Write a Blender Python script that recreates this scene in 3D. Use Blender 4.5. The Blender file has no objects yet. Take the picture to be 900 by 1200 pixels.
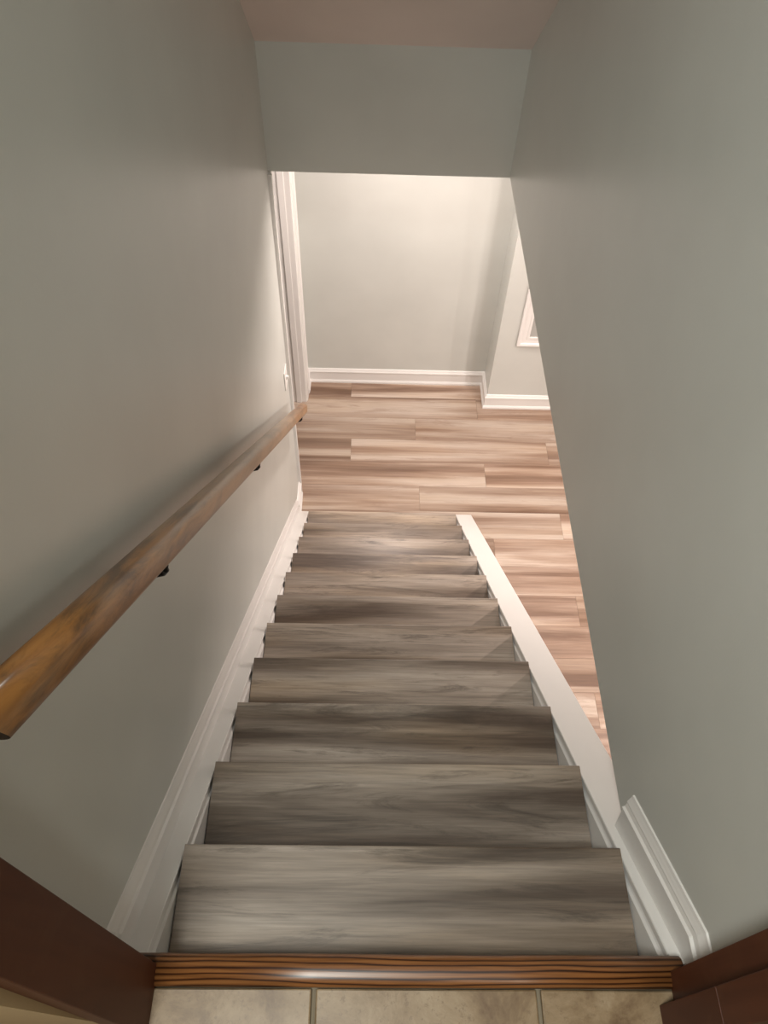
import bpy, bmesh, math, random
from mathutils import Vector, Matrix
random.seed(7)
C = bpy.context.scene.collection
SC = bpy.context.scene

# ------------------------------------------------------------------ camera
cam_d = bpy.data.cameras.new('camera')
cam = bpy.data.objects.new('camera', cam_d); C.objects.link(cam)
SC.camera = cam
YAW, PITCH, ROLL = math.radians(2.0262), math.radians(-53.6267), math.radians(2.6989)
fw = Vector((math.sin(YAW)*math.cos(PITCH), math.cos(YAW)*math.cos(PITCH), math.sin(PITCH)))
r0 = Vector((math.cos(YAW), -math.sin(YAW), 0)); u0 = r0.cross(fw)
rt = r0*math.cos(ROLL)+u0*math.sin(ROLL); up = u0*math.cos(ROLL)-r0*math.sin(ROLL)
m = Matrix((rt, up, -fw)).transposed().to_4x4(); m.translation = Vector((-0.0353, -0.1262, 1.3867))
cam.matrix_world = m
cam_d.sensor_fit = 'VERTICAL'; cam_d.sensor_height = 36.0; cam_d.lens = 884.38/1200*36.0
cam_d.clip_start = 0.01

# ------------------------------------------------------------------ world, lights, exposure
w = bpy.data.worlds.new('world'); SC.world = w; w.use_nodes = True
w.node_tree.nodes['Background'].inputs[0].default_value = (0.9, 0.93, 1.0, 1)
w.node_tree.nodes['Background'].inputs[1].default_value = 0.02
def area(name, loc, size, power, col, aim=None, spread=180):
    d = bpy.data.lights.new(name, 'AREA'); d.shape = 'DISK'; d.size = size
    d.energy = power; d.color = col; d.spread = math.radians(spread)
    o = bpy.data.objects.new(name, d); C.objects.link(o); o.location = loc
    if aim is not None:
        o.rotation_euler = (Vector(aim)-Vector(loc)).to_track_quat('-Z', 'Y').to_euler()
    return o
ZC = -0.215          # underside of the basement ceiling
WARM = (1.0, 0.87, 0.80)
KLAMP = (0.985, 1.0, 0.93)
area('downlight_or_fill', (2.0, 1.44, ZC-0.012), 0.13, 47, WARM)
area('downlight_or_fill', (1.12, 2.62, ZC-0.012), 0.13, 14, WARM)
area('downlight_or_fill', (0.15, 3.0, ZC-0.012), 0.13, 18, WARM)
area('downlight_or_fill', (3.2, 1.31, ZC-0.012), 0.13, 45, WARM)
area('downlight_or_fill', (-1.1, 3.3, ZC-0.012), 0.13, 6, WARM)  # added side-room fill that brightens the far door jamb, no known fixture
area('kitchen_lamp_or_fill', (-0.36, -0.38, 2.42), 0.36, 48, KLAMP)
area('kitchen_lamp_or_fill', (0.95, -1.7, 2.42), 0.40, 14, KLAMP)  # added fill light, lifts the bounce onto the stairwell walls
SC.view_settings.view_transform = 'Standard'; SC.view_settings.look = 'None'
SC.view_settings.gamma = 1.0; SC.view_settings.use_curve_mapping = False
SC.view_settings.exposure = 0.0

# ------------------------------------------------------------------ materials
def newmat(name, rough=0.5, spec=0.5):
    mt = bpy.data.materials.new(name); mt.use_nodes = True
    nt = mt.node_tree; b = nt.nodes['Principled BSDF']
    b.inputs['Roughness'].default_value = rough
    b.inputs['Specular IOR Level'].default_value = spec
    return mt, nt, b
def N(nt, t, **kw):
    n = nt.nodes.new(t)
    for k, v in kw.items(): setattr(n, k, v)
    return n
def coords(nt, scale, rnd=True):
    tc = N(nt, 'ShaderNodeTexCoord'); mp = N(nt, 'ShaderNodeMapping'); mp.inputs['Scale'].default_value = scale
    if rnd:
        oi = N(nt, 'ShaderNodeObjectInfo'); vm = N(nt, 'ShaderNodeVectorMath', operation='SCALE')
        vm.inputs[0].default_value = (37.0, 53.0, 11.0); nt.links.new(oi.outputs['Random'], vm.inputs['Scale'])
        ad = N(nt, 'ShaderNodeVectorMath', operation='ADD')
        nt.links.new(tc.outputs['Object'], ad.inputs[0]); nt.links.new(vm.outputs[0], ad.inputs[1])
        nt.links.new(ad.outputs[0], mp.inputs['Vector'])
    else: nt.links.new(tc.outputs['Object'], mp.inputs['Vector'])
    return mp.outputs[0]
def noise(nt, vec, scale, detail=4, rough=0.55, dist=0.0):
    n = N(nt, 'ShaderNodeTexNoise'); n.inputs['Scale'].default_value = scale
    n.inputs['Detail'].default_value = detail; n.inputs['Roughness'].default_value = rough
    n.inputs['Distortion'].default_value = dist
    nt.links.new(vec, n.inputs['Vector']); return n.outputs['Fac']
def ramp(nt, fac, stops):
    r = N(nt, 'ShaderNodeValToRGB'); e = r.color_ramp.elements
    while len(e) < len(stops): e.new(0.5)
    for el, (p, c) in zip(e, stops):
        el.position = p; el.color = (*c, 1) if len(c) == 3 else c
    nt.links.new(fac, r.inputs[0]); return r.outputs[0]
def mix(nt, fac, a, b, mode='MIX'):
    n = N(nt, 'ShaderNodeMix', data_type='RGBA', blend_type=mode)
    if isinstance(fac, (int, float)): n.inputs[0].default_value = fac
    else: nt.links.new(fac, n.inputs[0])
    for i, v in ((6, a), (7, b)):
        if isinstance(v, tuple): n.inputs[i].default_value = (*v, 1)
        else: nt.links.new(v, n.inputs[i])
    return n.outputs[2]
def bump(nt, b, h, strength, dist=0.002):
    n = N(nt, 'ShaderNodeBump'); n.inputs['Strength'].default_value = strength; n.inputs['Distance'].default_value = dist
    nt.links.new(h, n.inputs['Height']); nt.links.new(n.outputs[0], b.inputs['Normal'])

def paint(name, col, rough, peel=0.12, var=0.04):
    mt, nt, b = newmat(name, rough, 0.5)
    v = coords(nt, (1, 1, 1), False)
    f = noise(nt, v, 2.5, 3)
    lo = tuple(c*(1-var) for c in col); hi = tuple(min(1, c*(1+var)) for c in col)
    nt.links.new(ramp(nt, f, [(0.3, lo), (0.7, hi)]), b.inputs['Base Color'])
    bump(nt, b, noise(nt, v, 260, 2), peel, 0.0012)
    return mt
M_wall = paint('sage_wall_paint', (0.59, 0.603, 0.572), 0.36)
M_ceil = paint('ceiling_paint', (0.70, 0.64, 0.61), 0.8)
M_white = paint('white_trim_paint', (0.80, 0.782, 0.762), 0.38, 0.04, 0.015)
M_cream = paint('cream_kitchen_paint', (0.42, 0.32, 0.185), 0.6, 0.12, 0.08)
M_plastic = paint('white_plastic', (0.85, 0.84, 0.82), 0.3, 0.0, 0.0)
M_sub = paint('subfloor', (0.05, 0.04, 0.035), 0.9)
M_grout = paint('grout', (0.20, 0.165, 0.115), 0.9, 0.3, 0.1)

def plank_mat(name, stops, knot, rough, sx, sy, fine, smudge, tint, tonal, figure):
    mt, nt, b = newmat(name, rough, 0.4)
    broad = noise(nt, coords(nt, (sx, sy, sy)), 1.0, 5, 0.48, 0.4)
    base = ramp(nt, broad, stops)
    # slow drift of tone, greyer here and browner there
    tn = noise(nt, coords(nt, (1.3, 9, 9)), 1.0, 3, 0.5, 0.3)
    base = mix(nt, ramp(nt, tn, [(0.42, (0, 0, 0)), (0.66, (tonal,)*3)]), base, mix(nt, 1.0, base, tint, 'MULTIPLY'))
    # cathedral figure: warped rings stretched along the board
    wv = N(nt, 'ShaderNodeTexWave', wave_type='RINGS', rings_direction='Z'); wv.inputs['Scale'].default_value = 1.8
    wv.inputs['Distortion'].default_value = 5.5; wv.inputs['Detail'].default_value = 4.0; wv.inputs['Detail Scale'].default_value = 1.3
    nt.links.new(coords(nt, (1.1, 9, 9)), wv.inputs['Vector'])
    base = mix(nt, figure, base, ramp(nt, wv.outputs['Fac'], [(0.03, (0.55, 0.54, 0.53)), (0.30, (1.0, 1.0, 1.0))]), 'MULTIPLY')
    gr = noise(nt, coords(nt, (7, 190, 190)), 1.0, 4, 0.65, 0.3)
    base = mix(nt, 0.8, base, ramp(nt, gr, [(0.25, (fine[0],)*3), (0.75, (fine[1],)*3)]), 'MULTIPLY')
    # dark smudges and small knots
    sm = noise(nt, coords(nt, (1.9, 15, 15)), 1.0, 9, 0.74, 1.3)
    base = mix(nt, ramp(nt, sm, [(0.53, (0, 0, 0)), (0.70, (smudge,)*3)]), base, knot)
    oi = N(nt, 'ShaderNodeObjectInfo')
    base = mix(nt, 1.0, base, ramp(nt, oi.outputs['Random'], [(0, (0.84, 0.825, 0.81)), (1, (1.10, 1.10, 1.11))]), 'MULTIPLY')
    nt.links.new(base, b.inputs['Base Color'])
    bump(nt, b, gr, 0.10, 0.001)
    return mt
M_tread = plank_mat('weathered_grey_oak_vinyl', [(0.35, (0.112, 0.083, 0.065)), (0.45, (0.222, 0.180, 0.147)), (0.54, (0.335, 0.280, 0.234)), (0.66, (0.46, 0.395, 0.338))], (0.06, 0.047, 0.037), 0.38, 0.9, 10.5, (0.62, 1.16), 0.85, (1.0, 0.92, 0.80), 0.9, 0.22)
M_floor = plank_mat('tan_oak_vinyl', [(0.36, (0.18, 0.112, 0.078)), (0.45, (0.295, 0.203, 0.15)), (0.53, (0.40, 0.303, 0.238)), (0.63, (0.53, 0.44, 0.37))], (0.24, 0.15, 0.105), 0.45, 0.55, 10.5, (0.82, 1.1), 0.6, (1.0, 0.94, 0.86), 0.7, 0.15)

def wood(name, dark, light, rough, scale=(3, 60, 60), worn=None, spec=0.5, grain=(0.35, 0.62)):
    mt, nt, b = newmat(name, rough, spec)
    v = coords(nt, scale)
    f = noise(nt, v, 1.0, 5, 0.6, 0.6)
    base = ramp(nt, f, [(grain[0], dark), (grain[1], light)])
    if worn:
        wv = noise(nt, coords(nt, (5, 16, 16)), 1.0, 5, 0.65, 0.5)
        base = mix(nt, ramp(nt, wv, [(0.52, (0, 0, 0)), (0.72, (0.8, 0.8, 0.8))]), base, worn)
    nt.links.new(base, b.inputs['Base Color'])
    bump(nt, b, f, 0.12, 0.001)
    return mt
M_brown = wood('dark_stained_frame', (0.066, 0.020, 0.009), (0.088, 0.028, 0.013), 0.5, (30, 30, 2.2), (0.095, 0.036, 0.017), 0.2)
M_chip = wood('bare_wood_chip', (0.26, 0.13, 0.06), (0.36, 0.2, 0.1), 0.7)
M_black = newmat('dark_bronze_metal', 0.35)[0]
M_black.node_tree.nodes['Principled BSDF'].inputs['Base Color'].default_value = (0.012, 0.010, 0.009, 1)
M_black.node_tree.nodes['Principled BSDF'].inputs['Metallic'].default_value = 0.6
M_endgrain_shaded = wood('rail_end_grain_shaded', (0.02, 0.010, 0.005), (0.05, 0.025, 0.012), 0.7)  # end grain painted near-black: shade of the unlit cut face in the colour
def oak_mat():
    mt, nt, b = newmat('oak_threshold', 0.33, 0.5)
    v = coords(nt, (7.0, 62, 62))
    wv = N(nt, 'ShaderNodeTexWave', wave_type='BANDS', bands_direction='Y'); wv.inputs['Scale'].default_value = 0.62
    wv.inputs['Distortion'].default_value = 15.0; wv.inputs['Detail'].default_value = 3; wv.inputs['Detail Scale'].default_value = 0.35
    nt.links.new(v, wv.inputs['Vector'])
    c = ramp(nt, wv.outputs['Fac'], [(0.02, (0.03, 0.010, 0.004)), (0.22, (0.15, 0.055, 0.017)), (0.8, (0.23, 0.095, 0.03))])
    g = noise(nt, coords(nt, (9, 320, 320)), 1.0, 2)
    c = mix(nt, 0.7, c, ramp(nt, g, [(0.35, (0.55, 0.5, 0.45)), (0.6, (1, 1, 1))]), 'MULTIPLY')
    nt.links.new(c, b.inputs['Base Color']); bump(nt, b, g, 0.08, 0.001)
    return mt
M_oak = oak_mat()
def rail_mat():
    mt, nt, b = newmat('worn_maple_rail', 0.30, 0.6)
    v = coords(nt, (2.0, 45, 45), False)          # rail runs along local x
    f = noise(nt, v, 1.0, 4, 0.6, 0.4)
    base = ramp(nt, f, [(0.3, (0.23, 0.095, 0.024)), (0.62, (0.38, 0.175, 0.05))])
    dirt = noise(nt, coords(nt, (4.5, 22, 22), False), 1.0, 6, 0.7, 0.8)
    base = mix(nt, ramp(nt, dirt, [(0.46, (0, 0, 0)), (0.64, (0.85, 0.85, 0.85))]), base, (0.075, 0.040, 0.020))
    pale = noise(nt, coords(nt, (3.0, 30, 30), False), 1.0, 4, 0.6, 0.3)
    base = mix(nt, ramp(nt, pale, [(0.53, (0, 0, 0)), (0.75, (0.6, 0.6, 0.6))]), base, (0.45, 0.28, 0.16))
    # varnish worn to bare grey-brown along the lower two thirds, where hands slide
    tc = N(nt, 'ShaderNodeTexCoord'); sx = N(nt, 'ShaderNodeSeparateXYZ'); nt.links.new(tc.outputs['Object'], sx.inputs[0])
    mr = N(nt, 'ShaderNodeMapRange'); mr.inputs[1].default_value = 0.45; mr.inputs[2].default_value = 1.3
    mr.inputs[3].default_value = 0.0; mr.inputs[4].default_value = 0.7
    nt.links.new(sx.outputs['X'], mr.inputs[0])
    mr2 = N(nt, 'ShaderNodeMapRange'); mr2.inputs[1].default_value = 2.45; mr2.inputs[2].default_value = 2.75
    mr2.inputs[3].default_value = 1.0; mr2.inputs[4].default_value = 0.15
    nt.links.new(sx.outputs['X'], mr2.inputs[0])
    mu = N(nt, 'ShaderNodeMath', operation='MULTIPLY'); nt.links.new(mr.outputs[0], mu.inputs[0]); nt.links.new(mr2.outputs[0], mu.inputs[1])
    base = mix(nt, mu.outputs[0], base, mix(nt, dirt, (0.56, 0.42, 0.30), (0.28, 0.20, 0.14)))
    nt.links.new(base, b.inputs['Base Color']); bump(nt, b, dirt, 0.15, 0.001)
    return mt
M_rail = rail_mat()
def tile_mat():
    mt, nt, b = newmat('beige_stone_tile', 0.4, 0.45)
    v = coords(nt, (1, 1, 1))
    f = noise(nt, v, 11, 9, 0.74, 0.4)
    c = ramp(nt, f, [(0.32, (0.125, 0.074, 0.035)), (0.46, (0.21, 0.142, 0.076)), (0.6, (0.275, 0.20, 0.12)), (0.75, (0.35, 0.272, 0.178))])
    s = noise(nt, v, 95, 6, 0.75)
    c = mix(nt, ramp(nt, s, [(0.54, (0, 0, 0)), (0.66, (0.8, 0.8, 0.8))]), c, (0.15, 0.095, 0.05))
    nt.links.new(c, b.inputs['Base Color']); bump(nt, b, f, 0.15, 0.002)
    return mt
M_tile = tile_mat()
M_pane = newmat('window_pane', 0.12)[0]
_b = M_pane.node_tree.nodes['Principled BSDF']
_b.inputs['Base Color'].default_value = (0.42, 0.42, 0.40, 1)

# ------------------------------------------------------------------ mesh helpers
def mkobj(name, bm, mat, parent=None, smooth=False):
    bmesh.ops.recalc_face_normals(bm, faces=bm.faces)
    me = bpy.data.meshes.new(name); bm.to_mesh(me); bm.free()
    mats = mat if isinstance(mat, (list, tuple)) else [mat]
    for x in mats: me.materials.append(x)
    if smooth:
        for p in me.polygons: p.use_smooth = True
    o = bpy.data.objects.new(name, me); C.objects.link(o)
    if parent: o.parent = parent
    return o
def tag(o, label, cat=None, kind=None, group=None):
    o['label'] = label
    if cat: o['category'] = cat
    if kind: o['kind'] = kind
    if group: o['group'] = group
    return o
def empty(name, loc=(0, 0, 0)):
    o = bpy.data.objects.new(name, None); C.objects.link(o); o.location = loc; o.empty_display_size = 0.1
    return o
def box(bm, x0, x1, y0, y1, z0, z1, bev=0.0, seg=1):
    vs = [bm.verts.new((x, y, z)) for z in (z0, z1) for y in (y0, y1) for x in (x0, x1)]
    fs = [bm.faces.new([vs[i] for i in f]) for f in ((0, 1, 3, 2), (4, 5, 7, 6), (0, 1, 5, 4), (2, 3, 7, 6), (0, 2, 6, 4), (1, 3, 7, 5))]
    if bev:
        es = list({e for f in fs for e in f.edges})
        bmesh.ops.bevel(bm, geom=es, offset=bev, segments=seg, affect='EDGES', profile=0.5)
    return bm
def boxo(name, dims, mat, parent=None, bev=0.0, seg=1):
    return mkobj(name, box(bmesh.new(), *dims, bev, seg), mat, parent)
def loft(bm, rings, cap=True):
    """rings: lists of 3D points, same count, closed profiles."""
    R = [[bm.verts.new(p) for p in r] for r in rings]; n = len(R[0])
    for a, b in zip(R, R[1:]):
        for i in range(n): bm.faces.new((a[i], a[(i+1) % n], b[(i+1) % n], b[i]))
    if cap: bm.faces.new(R[0]); bm.faces.new(list(reversed(R[-1])))
    return bm
def poly_x(bm, pts, x0, x1):
    """polygon in (y,z) extruded from x0 to x1 (x may be a function of y)."""
    fx = lambda x, y: x(y) if callable(x) else x
    return loft(bm, [[(fx(x0, y), y, z) for y, z in pts], [(fx(x1, y), y, z) for y, z in pts]])
def cyl(bm, c, axis, r, h, n=20, r2=None):
    a = Vector(axis).normalized(); t = a.orthogonal().normalized(); s = a.cross(t); c = Vector(c)
    ring = lambda cc, rr: [cc+t*rr*math.cos(2*math.pi*i/n)+s*rr*math.sin(2*math.pi*i/n) for i in range(n)]
    return loft(bm, [ring(c, r), ring(c+a*h, r if r2 is None else r2)])
def tube(bm, pts, r, n=10):
    pts = [Vector(p) for p in pts]; rings = []; up0 = Vector((0.13, 0.31, 0.94))
    for i, p in enumerate(pts):
        d = (pts[min(i+1, len(pts)-1)]-pts[max(i-1, 0)]).normalized()
        t = (up0-d*up0.dot(d)).normalized(); s = d.cross(t)
        rr = r[i] if isinstance(r, (list, tuple)) else r
        rings.append([p+t*rr*math.cos(2*math.pi*k/n)+s*rr*math.sin(2*math.pi*k/n) for k in range(n)])
    return loft(bm, rings)

# ------------------------------------------------------------------ key dimensions (metres)
RISE, RUN = 0.195, 0.2249
S = RISE/RUN
XL, XR = -0.382, 0.476            # tread ends
ZF = -2.2665                      # basement floor
YH = 2.70                         # stairwell header
YB, YJ, XJ = 3.676, 3.46, 0.738   # back wall, bumped-out wall, its corner
def xlw(y): return -0.432-0.0085*max(0.0, min(y, 3.6))    # left wall runs slightly out of square
def xrw(y): return 0.510-0.004*y                          # right wall
sl = lambda y, c: c-S*y           # height of a line parallel to the stairs

# ------------------------------------------------------------------ basement floor: planks
floor = boxo('floor', (-1.7, 4.0, -2.0, YB+0.02, ZF-0.05, ZF-0.004), M_sub)
tag(floor, 'tan oak-look vinyl plank floor at the foot of the stairs', 'floor', 'structure')
PL, PW = 1.262, 0.1905
rows = [(YB+0.02, 3.527)]
y = 3.527
while y > 0.3: rows.append((y, y-PW)); y -= PW
meshes = {}
def plank(x0, x1, y0, y1):
    L, W = round(x1-x0, 4), round(y1-y0, 4)
    if (L, W) not in meshes:
        bm = bmesh.new(); box(bm, -L/2+.0003, L/2-.0003, -W/2+.0003, W/2-.0003, -0.004, 0.0, 0.0005)
        o = mkobj('plank', bm, M_floor, floor); meshes[(L, W)] = o.data
    else:
        o = bpy.data.objects.new('plank', meshes[(L, W)]); C.objects.link(o); o.parent = floor
    o.location = ((x0+x1)/2, (y0+y1)/2, ZF)
for i, (ya, yb) in enumerate(rows):
    j = 0.68-0.4165*(i-1)
    while j > -1.69: j -= PL
    x = -1.69
    while x < 2.6:
        nx = min(j+PL if j <= x else j, 2.9)
        if nx-x > 0.02:
            # rows beside the stairs start at the knee wall, rows behind the bump stop at it
            a, b2 = x, nx
            if ya > 2.5 or b2 > 0.50:
                if ya < 2.5: a = max(a, 0.50)
                plank(a, b2, yb, ya)
        x = nx; j += PL

# ------------------------------------------------------------------ walls of the stairwell and basement
DY0, DY1 = 2.765, 3.485                       # doorway in the left wall
DZ = ZF+2.04
wl = bmesh.new()
loft(wl, [[(xlw(0.0), 0.0, ZF), (xlw(DY0), DY0, ZF), (xlw(DY0)-.115, DY0, ZF), (xlw(0)-.115, 0.0, ZF)],
          [(xlw(0.0), 0.0, DZ), (xlw(DY0), DY0, DZ), (xlw(DY0)-.115, DY0, DZ), (xlw(0)-.115, 0.0, DZ)]])
loft(wl, [[(xlw(DY1), DY1, ZF), (xlw(YB), YB, ZF), (xlw(YB)-.115, YB, ZF), (xlw(DY1)-.115, DY1, ZF)],
          [(xlw(DY1), DY1, DZ), (xlw(YB), YB, DZ), (xlw(YB)-.115, YB, DZ), (xlw(DY1)-.115, DY1, DZ)]])
loft(wl, [[(xlw(0.0), 0.0, DZ), (xlw(YB), YB, DZ), (xlw(YB)-.115, YB, DZ), (xlw(0)-.115, 0.0, DZ)],
          [(xlw(0.0), 0.0, 2.7), (xlw(YB), YB, 2.7), (xlw(YB)-.115, YB, 2.7), (xlw(0)-.115, 0.0, 2.7)]])
tag(mkobj('wall_left', wl, M_wall), 'sage painted wall left of the stairs, behind the handrail', 'wall', 'structure')
wr = bmesh.new()
zn = -0.252
poly_x(wr, [(0.0, 2.7), (YH+.12, 2.7), (YH+.12, ZC), (YH, ZC), (0.46, zn), (0.30, zn), (0.0, zn)], xrw, 0.66)
tag(mkobj('wall_right', wr, M_wall), 'sage painted wall right of the stairs ending above the open side', 'wall', 'structure')
tag(boxo('wall_header', (xlw(YH)-.02, 0.505, YH, YH+.12, ZC, 2.7), M_wall), 'sage bulkhead wall across the stairwell under the sloped ceiling', 'wall', 'structure')
tag(boxo('wall_back', (-1.7, XJ+0.02, YB, YB+.1, ZF, ZC+.02), M_wall), 'sage far wall at the bottom facing the stairs', 'wall', 'structure')
bp_ = boxo('wall_bump', (XJ, 4.0, YJ, YB+.1, ZF, ZC+.02), M_wall)
tag(bp_, 'sage wall stepped forward at the right of the far wall', 'wall', 'structure')
tag(boxo('wall_basement_right', (4.0, 4.1, -2.0, YB+.1, ZF, ZC+.02), M_wall), 'sage basement wall out of view to the right', 'wall', 'structure')
tag(boxo('wall_basement_near', (0.48, 4.1, -2.1, -2.0, ZF, ZC+.02), M_wall), 'sage basement wall under the kitchen', 'wall', 'structure')
tag(boxo('wall_side_room', (-1.8, -1.7, 1.6, YB+.1, ZF, ZC+.02), M_wall), 'sage wall of the side room beyond the white doorway', 'wall', 'structure')
tag(boxo('wall_side_room_near', (-1.7, xlw(1.6)-.1, 1.5, 1.6, ZF, ZC+.02), M_wall), 'sage near wall of the side room', 'wall', 'structure')
cb = bmesh.new()
box(cb, 0.60, 4.1, -2.1, YB+.1, ZC+.0, ZC+.17); box(cb, xlw(3)-.1, 0.60, YH+.12, YB+.1, ZC, ZC+.17); box(cb, -1.8, xlw(3)-.1, 1.5, YB+.1, ZC, ZC+.17)
tag(mkobj('ceiling', cb, M_ceil), 'basement ceiling above the open floor', 'ceiling', 'structure')
cs = bmesh.new()
CC = 2.592
poly_x(cs, [(YH, sl(YH, CC)), (YH, sl(YH, CC)+.12), (0.17, 2.445+.12), (-0.08, 2.445+.12), (-0.08, 2.445), (0.17, 2.445)], -0.55, 0.60)
tag(mkobj('ceiling', cs, M_ceil), 'sloping off-white ceiling above the stairs', 'ceiling', 'structure')

# knee wall carrying the white cap on the open side
kn = empty('wall_knee', (0.53, 1.2, ZF))
tag(kn, 'low wall along the open right side of the stairs with white sloping cap', 'wall', 'structure')
YE = 2.505
b_ = bmesh.new(); poly_x(b_, [(-2.0, ZF), (YE-.01, ZF), (YE-.01, sl(YE-.01, -.052)), (-0.0, -.052), (-2.0, -.215)], 0.4855, 0.562)
o = mkobj('knee_wall', b_, M_white, kn); o.matrix_parent_inverse = Matrix.Translation((-0.53, -1.2, -ZF))
b_ = bmesh.new()
prof = [(0.4785, -.046), (0.4785, -.030), (0.4800, -.0275), (0.571, -.0275), (0.5735, -.031), (0.5735, -.052), (0.486, -.052)]
loft(b_, [[(x, y, sl(y, c)) for x, c in prof] for y in (0.012, YE)])
o = mkobj('cap_board', b_, M_white, kn); o.matrix_parent_inverse = Matrix.Translation((-0.53, -1.2, -ZF))

# ------------------------------------------------------------------ staircase
st = empty('staircase', (0.047, 0.0, ZF))
tag(st, 'straight staircase of weathered grey oak-look treads going down', 'staircase')
tm = bmesh.new()
W2 = (XR-XL)/2-0.0012
# tread: local origin at nosing front top centre; nosing edge rounded
prof = [(-RUN-.006, 0.0), (-0.004, 0.0), (-0.0012, -0.0012), (0.0, -0.004), (0.0, -0.030), (-0.0015, -0.033), (-0.028, -0.033), (-0.028, -0.020), (-RUN-.006, -0.020)]
loft(tm, [[(x, y, z) for y, z in prof] for x in (-W2, W2)])
t0 = mkobj('tread', tm, M_tread, st)
rm = bmesh.new(); box(rm, -W2, W2, -0.012, 0.0, -(RISE-0.034), 0.0)
r1 = mkobj('riser', rm, M_tread, st)
xc = (XL+XR)/2-0.047
for k in range(1, 12):
    t = t0 if k == 1 else t0.copy()
    r = r1 if k == 1 else r1.copy()
    if k > 1: C.objects.link(t); C.objects.link(r)
    t.location = (xc, RUN*k, -RISE*k-ZF)
    r.location = (xc, RUN*(k-1)-0.010, -RISE*(k-1)-0.034-ZF)
lastr = boxo('riser', (-W2+xc, W2+xc, RUN*11-.022, RUN*11-.010, 0.0, -RISE*11-.034-ZF), M_tread, st)

# skirts beside the treads
def skirt(name, side, parent=None):
    bm = bmesh.new()
    if side > 0:
        f, b, hc = 0.4772, 0.4853, -0.068
        pr = [(b, hc+.012), (f+.0045, hc+.002), (f, hc-.003), (f, -.40), (b, -.40)]
    else:
        f, b, hc = -0.3832, -0.3905, -0.072
        pr = [(b, hc+.012), (f-.0045, hc+.002), (f, hc-.003), (f, -.40), (b, -.40)]
    loft(bm, [[(x, y, max(ZF, sl(y, c))) for x, c in pr] for y in (-0.02, 2.15, YE-.02 if side > 0 else 2.515)])
    return mkobj(name, bm, M_white)
tag(skirt('trim_1', 1), 'white skirt board at the right ends of the treads', 'trim', 'structure')
tag(skirt('trim_2', -1), 'white skirt board at the left ends of the treads', 'trim', 'structure')
lb = bmesh.new()
pr = [(-0.3905, -.060), (-0.3905, -.045), (-0.3855, -.042), (-0.3855, -.037), (-0.387, -.035), (-0.46, -.035), (-0.46, -.40), (-0.3905, -.40)]
loft(lb, [[(max(x, xlw(y)-.004), y, max(ZF, sl(y, c))) for x, c in pr] for y in (-0.02, 1.0, 2.15, 2.53)])
tag(mkobj('trim_3', lb, M_white), 'white sloping ledge between left baseboard and treads', 'trim', 'structure')

# moulded baseboards climbing the stairs: profile (offset from wall, vertical height)
BB = [(0.011, 0.0), (0.011, 0.070), (0.0145, 0.0735), (0.0145, 0.079), (0.0095, 0.083), (0.0075, 0.094), (0.0095, 0.100), (0.0075, 0.106), (0.0045, 0.116), (0.003, 0.123), (0.0, 0.125), (-0.003, 0.125), (-0.003, 0.0)]
def stair_bb(name, wallx, sgn, stations, hs=1.0):
    bm = bmesh.new()
    rings = []
    for y, zb, skew in stations:
        rings.append([(wallx(y+skew*h)-sgn*d, y+skew*h*hs, zb+h*hs-S*skew*h*hs*0) for d, h in BB])
    loft(bm, rings)
    return mkobj(name, bm, M_white)
cR = -0.0285
br = stair_bb('baseboard_right', xrw, 1, [(-0.03, sl(0.045, cR), 0), (0.045, sl(0.045, cR), 0.0), (0.287, sl(0.287, cR), 0.22)], 1.0)
tag(br, 'short white baseboard on the right wall beside the top steps', 'baseboard', 'structure')
cL = -0.036
bl = stair_bb('baseboard_left', xlw, -1, [(-0.03, sl(0.045, cL), 0), (0.045, sl(0.045, cL), 0), (1.2, sl(1.2, cL), 0), (2.53, sl(2.53, cL), 0)], 0.92)
tag(bl, 'long white moulded baseboard climbing the left wall with the stairs', 'baseboard', 'structure')
# level baseboards with a shoe strip
LB = [(0.020, 0.0), (0.020, 0.012), (0.014, 0.022), (0.012, 0.024), (0.012, 0.085), (0.016, 0.090), (0.016, 0.096), (0.010, 0.104), (0.006, 0.113), (0.0, 0.116), (-0.003, 0.116), (-0.003, 0.0)]
def level_bb(name, stations):
    bm = bmesh.new()
    loft(bm, [[(px+nx*d, py+ny*d, ZF+h) for d, h in LB] for px, py, nx, ny in stations])
    return mkobj(name, bm, M_white)
bk = level_bb('baseboard_back', [(xlw(YB)+.0, YB, 1, -1), (XJ, YB, -1, -1), (XJ, YJ, -1, -1), (3.9, YJ, 0, -1)])
tag(bk, 'white baseboard along the far wall turning at its stepped corner', 'baseboard', 'structure')
b2 = level_bb('baseboard_side', [(xlw(2.53), 2.525, 1, 0), (xlw(2.69), 2.692, 1, 0)])
tag(b2, 'small white baseboard between bottom step and doorway', 'baseboard', 'structure')
b3 = level_bb('baseboard_corner', [(xlw(3.5), 3.565, 1, 0), (xlw(YB), YB-.0, 1, -1)])
tag(b3, 'tiny white baseboard between doorway and far corner', 'baseboard', 'structure')

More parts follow.
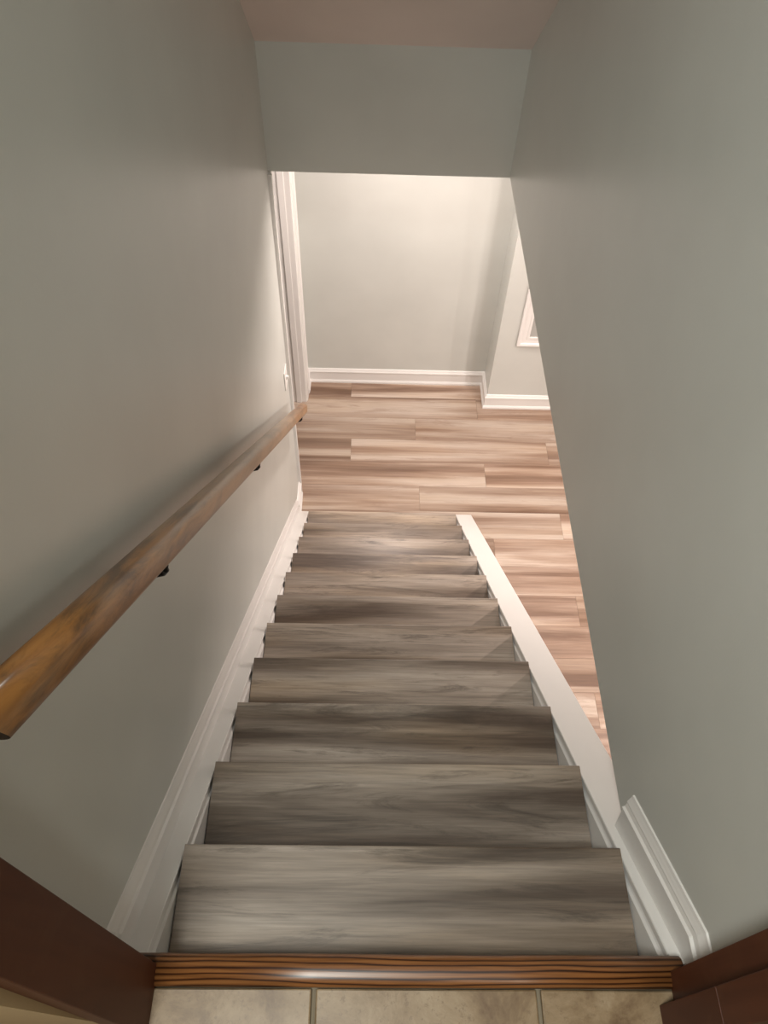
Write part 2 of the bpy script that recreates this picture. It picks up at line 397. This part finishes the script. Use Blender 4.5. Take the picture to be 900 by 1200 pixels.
# ------------------------------------------------------------------ white doorway at the bottom left
d1 = empty('door_1', (xlw(3.1), 3.1, ZF))
tag(d1, 'white cased doorway in the left wall at the foot of the stairs', 'doorway', 'structure')
def dpart(name, dims, bev=0.002):
    o = boxo(name, dims, M_white, d1, bev); o.matrix_parent_inverse = Matrix.Translation(-d1.location); return o
xw = xlw(2.75); xw2 = xlw(3.5)
dpart('jamb', (xw-.117, xw+.002, DY0-.0, DY0+.018, ZF, DZ))
dpart('jamb', (xw2-.175, xw2+.002, DY1-.018, DY1, ZF, DZ))
dpart('head_jamb', (xw-.117, xw+.002, DY0+.018, DY1-.018, DZ-.018, DZ))
dpart('door_stop', (xw2-.065, xw2-.030, DY1-.025, DY1-.018, ZF, DZ-.018))
dpart('door_stop', (xw-.075, xw-.035, DY0+.018, DY0+.030, ZF, DZ-.018))
def casing(name, y0, y1):
    bm = bmesh.new(); x = xlw((y0+y1)/2); s = 1 if y1 > y0 else -1
    p = [(x-.002, y0), (x+.015, y0), (x+.017, y0+s*.004), (x+.016, y0+s*.012), (x+.011, y0+s*.016), (x+.011, y0+s*.045), (x+.008, y1-s*.004), (x+.006, y1), (x-.002, y1)]
    loft(bm, [[(a, b, ZF) for a, b in p], [(a, b, DZ+.0) for a, b in p]])
    o = mkobj(name, bm, M_white, d1); o.matrix_parent_inverse = Matrix.Translation(-d1.location)
casing('casing', 2.692, DY0+.006)
casing('casing', 3.562, DY1-.006)

# ------------------------------------------------------------------ framed window on the stepped wall
w1 = empty('window_1', (1.2, YJ, -1.72))
tag(w1, 'white framed window low on the stepped wall, mostly behind the right wall', 'window', 'structure')
wx0, wx1, wz0, wz1 = 0.857, 1.62, -1.722, -0.62
CP = [(0, 0.0), (0, 0.016), (0.006, 0.019), (0.020, 0.016), (0.024, 0.011), (0.050, 0.009), (0.055, 0.013), (0.068, 0.013), (0.070, 0.0)]
def frame_side(a, b, inw):
    a, b = Vector(a), Vector(b); d = (b-a).normalized(); n = Vector(inw)
    bm = bmesh.new()
    ring = lambda p, s: [(p+n*u+d*s*u+Vector((0, -v, 0))) for u, v in CP]
    loft(bm, [ring(a, 1), ring(b, -1)])
    o = mkobj('frame_side', bm, M_white, w1); o.matrix_parent_inverse = Matrix.Translation(-w1.location)
A, B_, Cc, D = (wx0, YJ, wz0), (wx1, YJ, wz0), (wx1, YJ, wz1), (wx0, YJ, wz1)
frame_side(A, B_, (0, 0, 1)); frame_side(B_, Cc, (-1, 0, 0)); frame_side(Cc, D, (0, 0, -1)); frame_side(D, A, (1, 0, 0))
o = boxo('pane', (wx0+.068, wx1-.068, YJ-.006, YJ-.001, wz0+.068, wz1-.068), M_pane, w1); o.matrix_parent_inverse = Matrix.Translation(-w1.location)

# ------------------------------------------------------------------ light switch
sy, sz = 2.585, -1.205
sx = xlw(sy)
ls = empty('light_switch', (sx, sy, sz))
tag(ls, 'white toggle light switch on the left wall beside the doorway', 'switch')
b_ = bmesh.new(); box(b_, 0.0, 0.006, -0.036, 0.036, -0.058, 0.058, 0.003, 2); mkobj('plate', b_, M_plastic, ls)
b_ = bmesh.new(); loft(b_, [[(0.005, -0.005, -0.012), (0.005, 0.005, -0.012), (0.005, 0.005, 0.012), (0.005, -0.005, 0.012)],
                            [(0.020, -0.004, 0.004), (0.020, 0.004, 0.004), (0.018, 0.004, 0.012), (0.018, -0.004, 0.012)]])
mkobj('toggle', b_, M_plastic, ls)
for dz in (-.03, .03):
    b_ = bmesh.new(); cyl(b_, (0.005, 0, dz), (1, 0, 0), 0.003, 0.0016, 12); mkobj('screw', b_, M_plastic, ls)

# ------------------------------------------------------------------ handrail
RX, RC = -0.375, 0.828
ang = math.atan(S)
def rail_pt(y, dx=0, dz=0): return (RX+dx, y, sl(y, RC)+dz)
hr = empty('handrail', (RX, 0.125, sl(0.125, RC)))
tag(hr, 'worn wooden handrail sloping down the left wall', 'handrail')
hr.rotation_euler = (0, 0, 0)
# rail local frame: x along the rail (down), built straight then rotated by the object matrix
Lr = (2.56-0.125)/math.cos(ang)
def round_profile(w, h, rt_, rb, n=5):
    pts = []
    for cx, cz, a0, rr in ((w/2-rt_, h/2-rt_, 0, rt_), (-w/2+rt_, h/2-rt_, 90, rt_), (-w/2+rb, -h/2+rb, 180, rb), (w/2-rb, -h/2+rb, 270, rb)):
        for i in range(n+1):
            a = math.radians(a0+90*i/n); pts.append((cx+rr*math.cos(a), cz+rr*math.sin(a)))
    return pts
prof = round_profile(0.044, 0.054, 0.016, 0.018, 7)
bm = bmesh.new()
rings = []
for x in [-0.022]+[Lr*i/12 for i in range(1, 12)]+[Lr]:
    # ends cut a little past plumb: shift along the rail with height
    rings.append([(x-(v*1.25 if x < 0.0 else v*0.867 if x == Lr else 0.0), u, v) for u, v in prof])
loft(bm, rings)
bm.faces.ensure_lookup_table()
for f in bm.faces:
    if len(f.verts) > 4: f.material_index = 1
rail = mkobj('rail', bm, [M_rail, M_endgrain_shaded], hr)
for p in rail.data.polygons: p.use_smooth = len(p.vertices) == 4
dirv = Vector((0, math.cos(ang), -math.sin(ang))); upv = Vector((0, math.sin(ang), math.cos(ang))); sidev = upv.cross(dirv)
rm3 = Matrix((dirv, sidev, upv)).transposed().to_4x4()
rail.matrix_local = rm3
for y in (0.55, 1.35, 2.43):
    br_ = empty('bracket'); br_.parent = hr
    P = Vector(rail_pt(y))-hr.location
    br_.location = P
    wx = xlw(y)-RX
    dn = -0.031
    # saddle plate under the rail
    b_ = bmesh.new(); box(b_, -0.026, 0.026, -0.008, 0.008, -0.003, 0.0, 0.001)
    s_ = mkobj('saddle', b_, M_black, br_); s_.matrix_local = Matrix.Translation(-upv*0.0275) @ rm3
    b_ = bmesh.new()
    tube(b_, [(0.006, -0.010, -.030), (0.006, -0.012, -.040), (0.000, -0.012, -.050), (-0.016, -0.012, -.056), (wx+.004, -0.012, -.058)], [0.006, 0.0055, 0.0055, 0.0055, 0.006], 10)
    mkobj('arm', b_, M_black, br_, True)
    b_ = bmesh.new(); cyl(b_, (wx-.001, -0.012, -.058), (1, 0, 0), 0.022, 0.006, 24, 0.018)
    mkobj('rose', b_, M_black, br_)

# ------------------------------------------------------------------ top landing: oak nosing, tiles, brown door frame
b_ = bmesh.new()
pts = []
pr = [(-0.0265, -0.004), (-0.0265, 0.003), (-0.0235, 0.0075), (-0.015, 0.0105), (-0.003, 0.0115), (0.007, 0.010), (0.015, 0.005), (0.0195, -0.003), (0.0205, -0.011), (0.0185, -0.019), (0.013, -0.024), (-0.010, -0.024), (-0.010, -0.004)]
loft(b_, [[(x, y, z) for y, z in pr] for x in (-0.385, -0.1, 0.2, 0.478)])
oak = mkobj('threshold', b_, M_oak)
for p in oak.data.polygons: p.use_smooth = len(p.vertices) == 4
tag(oak, 'glossy oak threshold strip between stone tiles and top step', 'threshold')

fl2 = boxo('floor', (-2.0, 2.0, -3.0, -0.012, -0.20, -0.011), M_grout)
tag(fl2, 'beige stone tile landing at the top of the stairs', 'floor', 'structure')
TS, G = 0.351, 0.007
tmesh = None
for j in range(3):
    for i in range(-2, 3):
        x0 = -0.106+i*TS; y1 = -0.0275-j*TS
        if tmesh is None:
            bm = bmesh.new(); box(bm, G/2, TS-G/2, -TS+G, 0, -0.012, -0.001, 0.0025, 2)
            o = mkobj('tile', bm, M_tile, fl2); tmesh = o.data
        else:
            o = bpy.data.objects.new('tile', tmesh); C.objects.link(o); o.parent = fl2
        o.location = (x0, y1, 0)

d2 = empty('door_2', (0.04, -0.04, 0.0))
tag(d2, 'dark brown stained door frame at the top of the stairs', 'door frame', 'structure')
DH = 2.36
def jamb(name, x0, x1, ya, yb, z0=0.0, z1=DH, la=0.030, lb_=0.036, bev=0.0015):
    """upright with its faces at y=ya (landing side) and y=yb (stair side), leaning slightly."""
    bm = bmesh.new()
    q = [[(x0, ya+lb_*z, z), (x1, ya+lb_*z, z), (x1, yb+la*z, z), (x0, yb+la*z, z)] for z in (z0, z1)]
    loft(bm, q)
    bmesh.ops.bevel(bm, geom=list(bm.edges), offset=bev, segments=2, affect='EDGES', profile=0.5)
    o = mkobj(name, bm, M_brown, d2); o.matrix_parent_inverse = Matrix.Translation(-d2.location); return o
jamb('jamb', -0.376, -0.352, -0.0895, 0.003, la=0.0285, lb_=0.043)
jamb('casing', -0.450, -0.3765, -0.040, 0.001, la=0.0285, lb_=0.02)
jamb('jamb', 0.455, 0.480, -0.045, -0.003, la=0.036, lb_=0.036)
jamb('door_stop', 0.431, 0.462, -0.095, -0.0475, 0.235, la=0.036, lb_=0.036)
jamb('plinth', 0.431, 0.462, -0.095, -0.0475, 0.0, 0.233, la=0.036, lb_=0.036)
jamb('casing', 0.4805, 0.56, -0.040, -0.005, la=0.036, lb_=0.02)
bm = bmesh.new(); box(bm, -0.376, 0.480, -0.02, 0.10, DH, DH+.03, 0.003)
o = mkobj('head_jamb', bm, M_brown, d2); o.matrix_parent_inverse = Matrix.Translation(-d2.location)

# kitchen shell
wk = bmesh.new()
box(wk, -2.0, -0.3765, -0.080, -0.045, -0.011, 2.45); box(wk, 0.4625, 2.0, -0.072, -0.045, -0.011, 2.45); box(wk, -0.40, 0.4805, -0.068, -0.02, DH+.031, 2.45)
tag(mkobj('wall_kitchen_front', wk, M_cream), 'cream wall around the brown door frame, landing side', 'wall', 'structure')
tag(boxo('wall_kitchen_back', (-2.0, 2.0, -3.1, -3.0, -0.011, 2.45), M_cream), 'cream kitchen wall behind the viewer', 'wall', 'structure')
tag(boxo('wall_kitchen_left', (-2.1, -2.0, -3.1, -0.045, -0.011, 2.45), M_cream), 'cream kitchen wall left of the viewer', 'wall', 'structure')
tag(boxo('wall_kitchen_right', (2.0, 2.1, -3.1, -0.045, -0.011, 2.45), M_cream), 'cream kitchen wall right of the viewer', 'wall', 'structure')
tag(boxo('ceiling', (-2.1, 2.1, -3.1, -0.081, 2.45, 2.55), M_ceil), 'flat ceiling over the landing', 'ceiling', 'structure')
